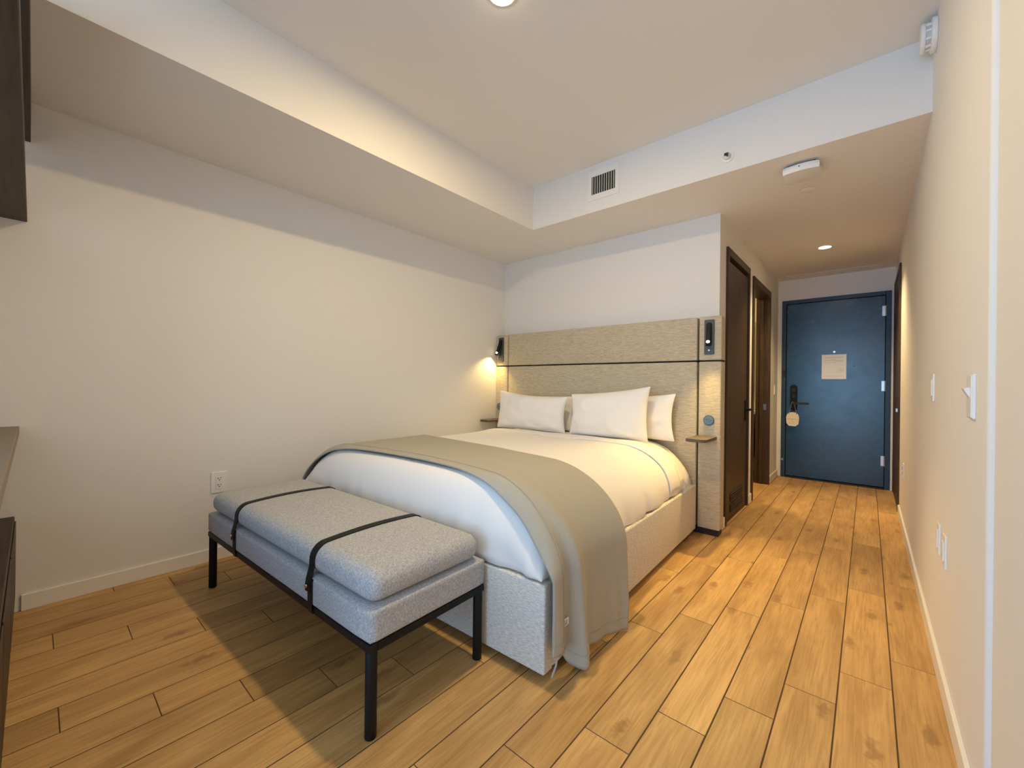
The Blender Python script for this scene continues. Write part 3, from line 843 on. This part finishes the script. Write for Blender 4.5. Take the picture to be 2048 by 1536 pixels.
plate_x('light_switch', XC, 5.905, 1.078, .072, .118, 1, 'white light switch between the bathroom doorway and the navy door', 'switch', kind='rocker')
def vent():
    t = tag(empty('air_vent', (-1.524, YB, 2.640)), 'square white air vent grille on the beam face', 'vent')
    bm = bmesh.new(); a, b = .128, .098
    zo, zi = .112, .068
    box(bm, -a, -b, -.006, 0, -zo, zo, .001, 1); box(bm, b, a, -.006, 0, -zo, zo, .001, 1)
    box(bm, -b, b, -.006, 0, zi, zo, .001, 1); box(bm, -b, b, -.006, 0, -zo, -zi, .001, 1)
    link('frame', bm, M['trim'], t)
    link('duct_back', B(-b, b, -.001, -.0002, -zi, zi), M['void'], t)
    for k in range(10):
        x = -b+.012+k*.0193
        link('fin', B(x-.0022, x+.0022, -.009, -.002, -zi, zi), M['grille'], t)
    for k in range(6):
        z = -zi+.020+k*.0195
        link('cross_bar', B(-b, b, -.003, -.0012, z-.0009, z+.0009), M['gun'], t)
vent()
def sprinkler():
    t = tag(empty('fire_sprinkler', (-.670, YB, 2.536)), 'small white round fire sprinkler on the beam face', 'sprinkler')
    link('escutcheon', cyl(bmesh.new(), (0, -.003, 0), .036, .006, 'y', 32, bev=.002), M['trim'], t, smooth=True)
    link('cup', cyl(bmesh.new(), (0, -.010, 0), .022, .010, 'y', 28, r2=.017), M['grille'], t, smooth=True)
    link('cup_face', cyl(bmesh.new(), (-.001, -.016, -.001), .016, .004, 'y', 24), M['trim'], t)
    bm = cyl(bmesh.new(), (.003, -.026, .0), .0055, .024, 'y', 14); box(bm, -.010, .013, -.041, -.037, -.008, .008, .001, 1)
    link('deflector', bm, M['slot'], t)
sprinkler()
def smoke_detector():
    t = tag(empty('smoke_detector', (XR, 2.660, 2.722)), 'white round smoke detector high on the wall beside the beam', 'detector')
    link('base', cyl(bmesh.new(), (-.010, 0, 0), .072, .020, 'x', 36, bev=.004), M['white'], t, smooth=True)
    link('grille_ring', cyl(bmesh.new(), (-.029, 0, 0), .050, .018, 'x', 36), M['grille'], t)
    bm = bmesh.new()
    for k in range(10):
        a = 2*PI*k/10
        cyl(bm, (-.029, .051*math.cos(a), .051*math.sin(a)), .006, .018, 'x', 6)
    link('ribs', bm, M['white'], t)
    link('cap', cyl(bmesh.new(), (-.046, 0, 0), .060, .016, 'x', 36, bev=.005), M['white'], t, smooth=True)
smoke_detector()
def ceiling_unit():
    t = tag(empty('ceiling_box', (-.310, 3.015, ZS)), 'white box with bowed front fixed under the hall ceiling', 'box')
    pts = []
    w, dp = .178, .160
    for k in range(13):
        f = -1+2*k/12; pts.append((f*w/2, -dp/2-.016*(1-f*f)))
    pts += [(w/2, dp/2-.015), (w/2-.015, dp/2), (-w/2+.015, dp/2), (-w/2, dp/2-.015)]
    link('housing', prism(bmesh.new(), pts, -.056, -.016, 'xy', .005), M['white'], t, smooth=True, ang=35)
    link('mount_gap_shade', B(-.070, .070, -.062, .06, -.016, 0), M['void'], t)  # near-black colour stands in for the shadow in the mounting gap
    link('indicator', cyl(bmesh.new(), (-.006, -.097, -.030), .003, .003, 'y', 10), M['slot'], t)
ceiling_unit()
def cover_disc():
    t = tag(empty('ceiling_cover_disc', (-.315, 3.378, ZS)), 'flat round white cover disc in the hall ceiling behind the white box', 'disc')
    link('disc', cyl(bmesh.new(), (0, 0, -.005), .042, .006, 'z', 36, bev=.002), M['ceil'], t, smooth=True)
    link('gap_ring', cyl(bmesh.new(), (0, 0, -.001), .036, .002, 'z', 30), M['grille'], t)
cover_disc()
def slot_diffuser():
    t = tag(empty('slot_diffuser', (-.335, 5.925, ZS)), 'long thin white slot diffuser in the hall ceiling before the navy door', 'diffuser')
    bm = bmesh.new()
    box(bm, -.41, .41, -.045, -.020, -.005, 0, .001, 1); box(bm, -.41, .41, .020, .045, -.005, 0, .001, 1)
    link('rim', bm, M['trim'], t)
    link('slot', B(-.405, .405, -.020, .020, -.002, -.0004), M['grille'], t)
slot_diffuser()
def downlight(loc, r, watts, label, lens_r, bulge, beam=0):
    t = tag(empty('downlight', loc), label, 'light', 'recessed ceiling lights')
    bm = bmesh.new(); n = 40
    ring = [[bm.verts.new((rr*math.cos(2*PI*k/n), rr*math.sin(2*PI*k/n), z)) for k in range(n)] for rr, z in ((r, 0), (r, -.004), (r-.008, -.006), (lens_r, -.002))]
    for a, b in zip(ring, ring[1:]):
        for k in range(n): bm.faces.new((a[k], a[(k+1) % n], b[(k+1) % n], b[k]))
    link('trim_ring', bm, M['white'], t, smooth=True)
    link('lens', ball(bmesh.new(), (0, 0, -.002), lens_r, (1, 1, bulge)), M['lens'], t, smooth=True)
    if beam:
        ld = bpy.data.lights.new('downlight_lamp', 'SPOT'); ld.spot_size = math.radians(beam); ld.spot_blend = .75; ld.shadow_soft_size = lens_r
    else:
        ld = bpy.data.lights.new('downlight_lamp', 'AREA'); ld.shape = 'DISK'; ld.size = lens_r*2
    ld.energy = watts; ld.color = WARM
    lo = bpy.data.objects.new('downlight_lamp', ld); COL.objects.link(lo)
    lo.location = (loc[0], loc[1], loc[2]-.006-lens_r*bulge)
downlight((-1.208, 1.306, ZC), .066, CEIL_LAMP_W, 'lit round ceiling light over the bed and bench', .052, .35)
downlight((-.317, 4.862, ZS), .058, HALL_LAMP_W, 'lit round recessed light in the hall ceiling before the navy door', .044, .15, 125)

# ------------------------------------------------------------------ built-in unit at the window corner, a sliver at the frame edge
def desk_unit():
    xa, xb = XL, -1.15
    t = tag(empty('desk_unit', (XL, YU, 0)), 'dark wood built-in desk unit with counter, low chest and high shelf by the window', 'desk')
    o = lambda y: y-YU
    link('counter', B(.0, xb-XL, 0, o(-.041), .846, .886, .003, 1), M['counter'], t)
    c = link('low_chest', B(.0, xb-XL, 0, o(-.052), .06, .459, .003, 1), M['espresso_flat'], t)
    for k in range(3):
        a = .02+k*.63
        link('drawer', B(a, a+.61, o(-.052), o(-.047), .08, .44, .002, 1), M['espresso_flat'], c)
    link('plinth', B(.0, xb-XL, 0, o(-.058), .0, .06), M['plinth'], t)
    link('end_panel', B(xb-XL-.03, xb-XL, 0, o(-.060), .459, .846), M['espresso_flat'], t)
    link('high_shelf', B(.0, xb-XL, o(-.36), o(-.024), 1.863, 1.895, .002, 1), M['espresso_flat'], t)
    link('pelmet', B(.0, xb-XL, o(-.034), o(-.016), 2.250, ZS-.001), M['espresso_flat'], t)
desk_unit()
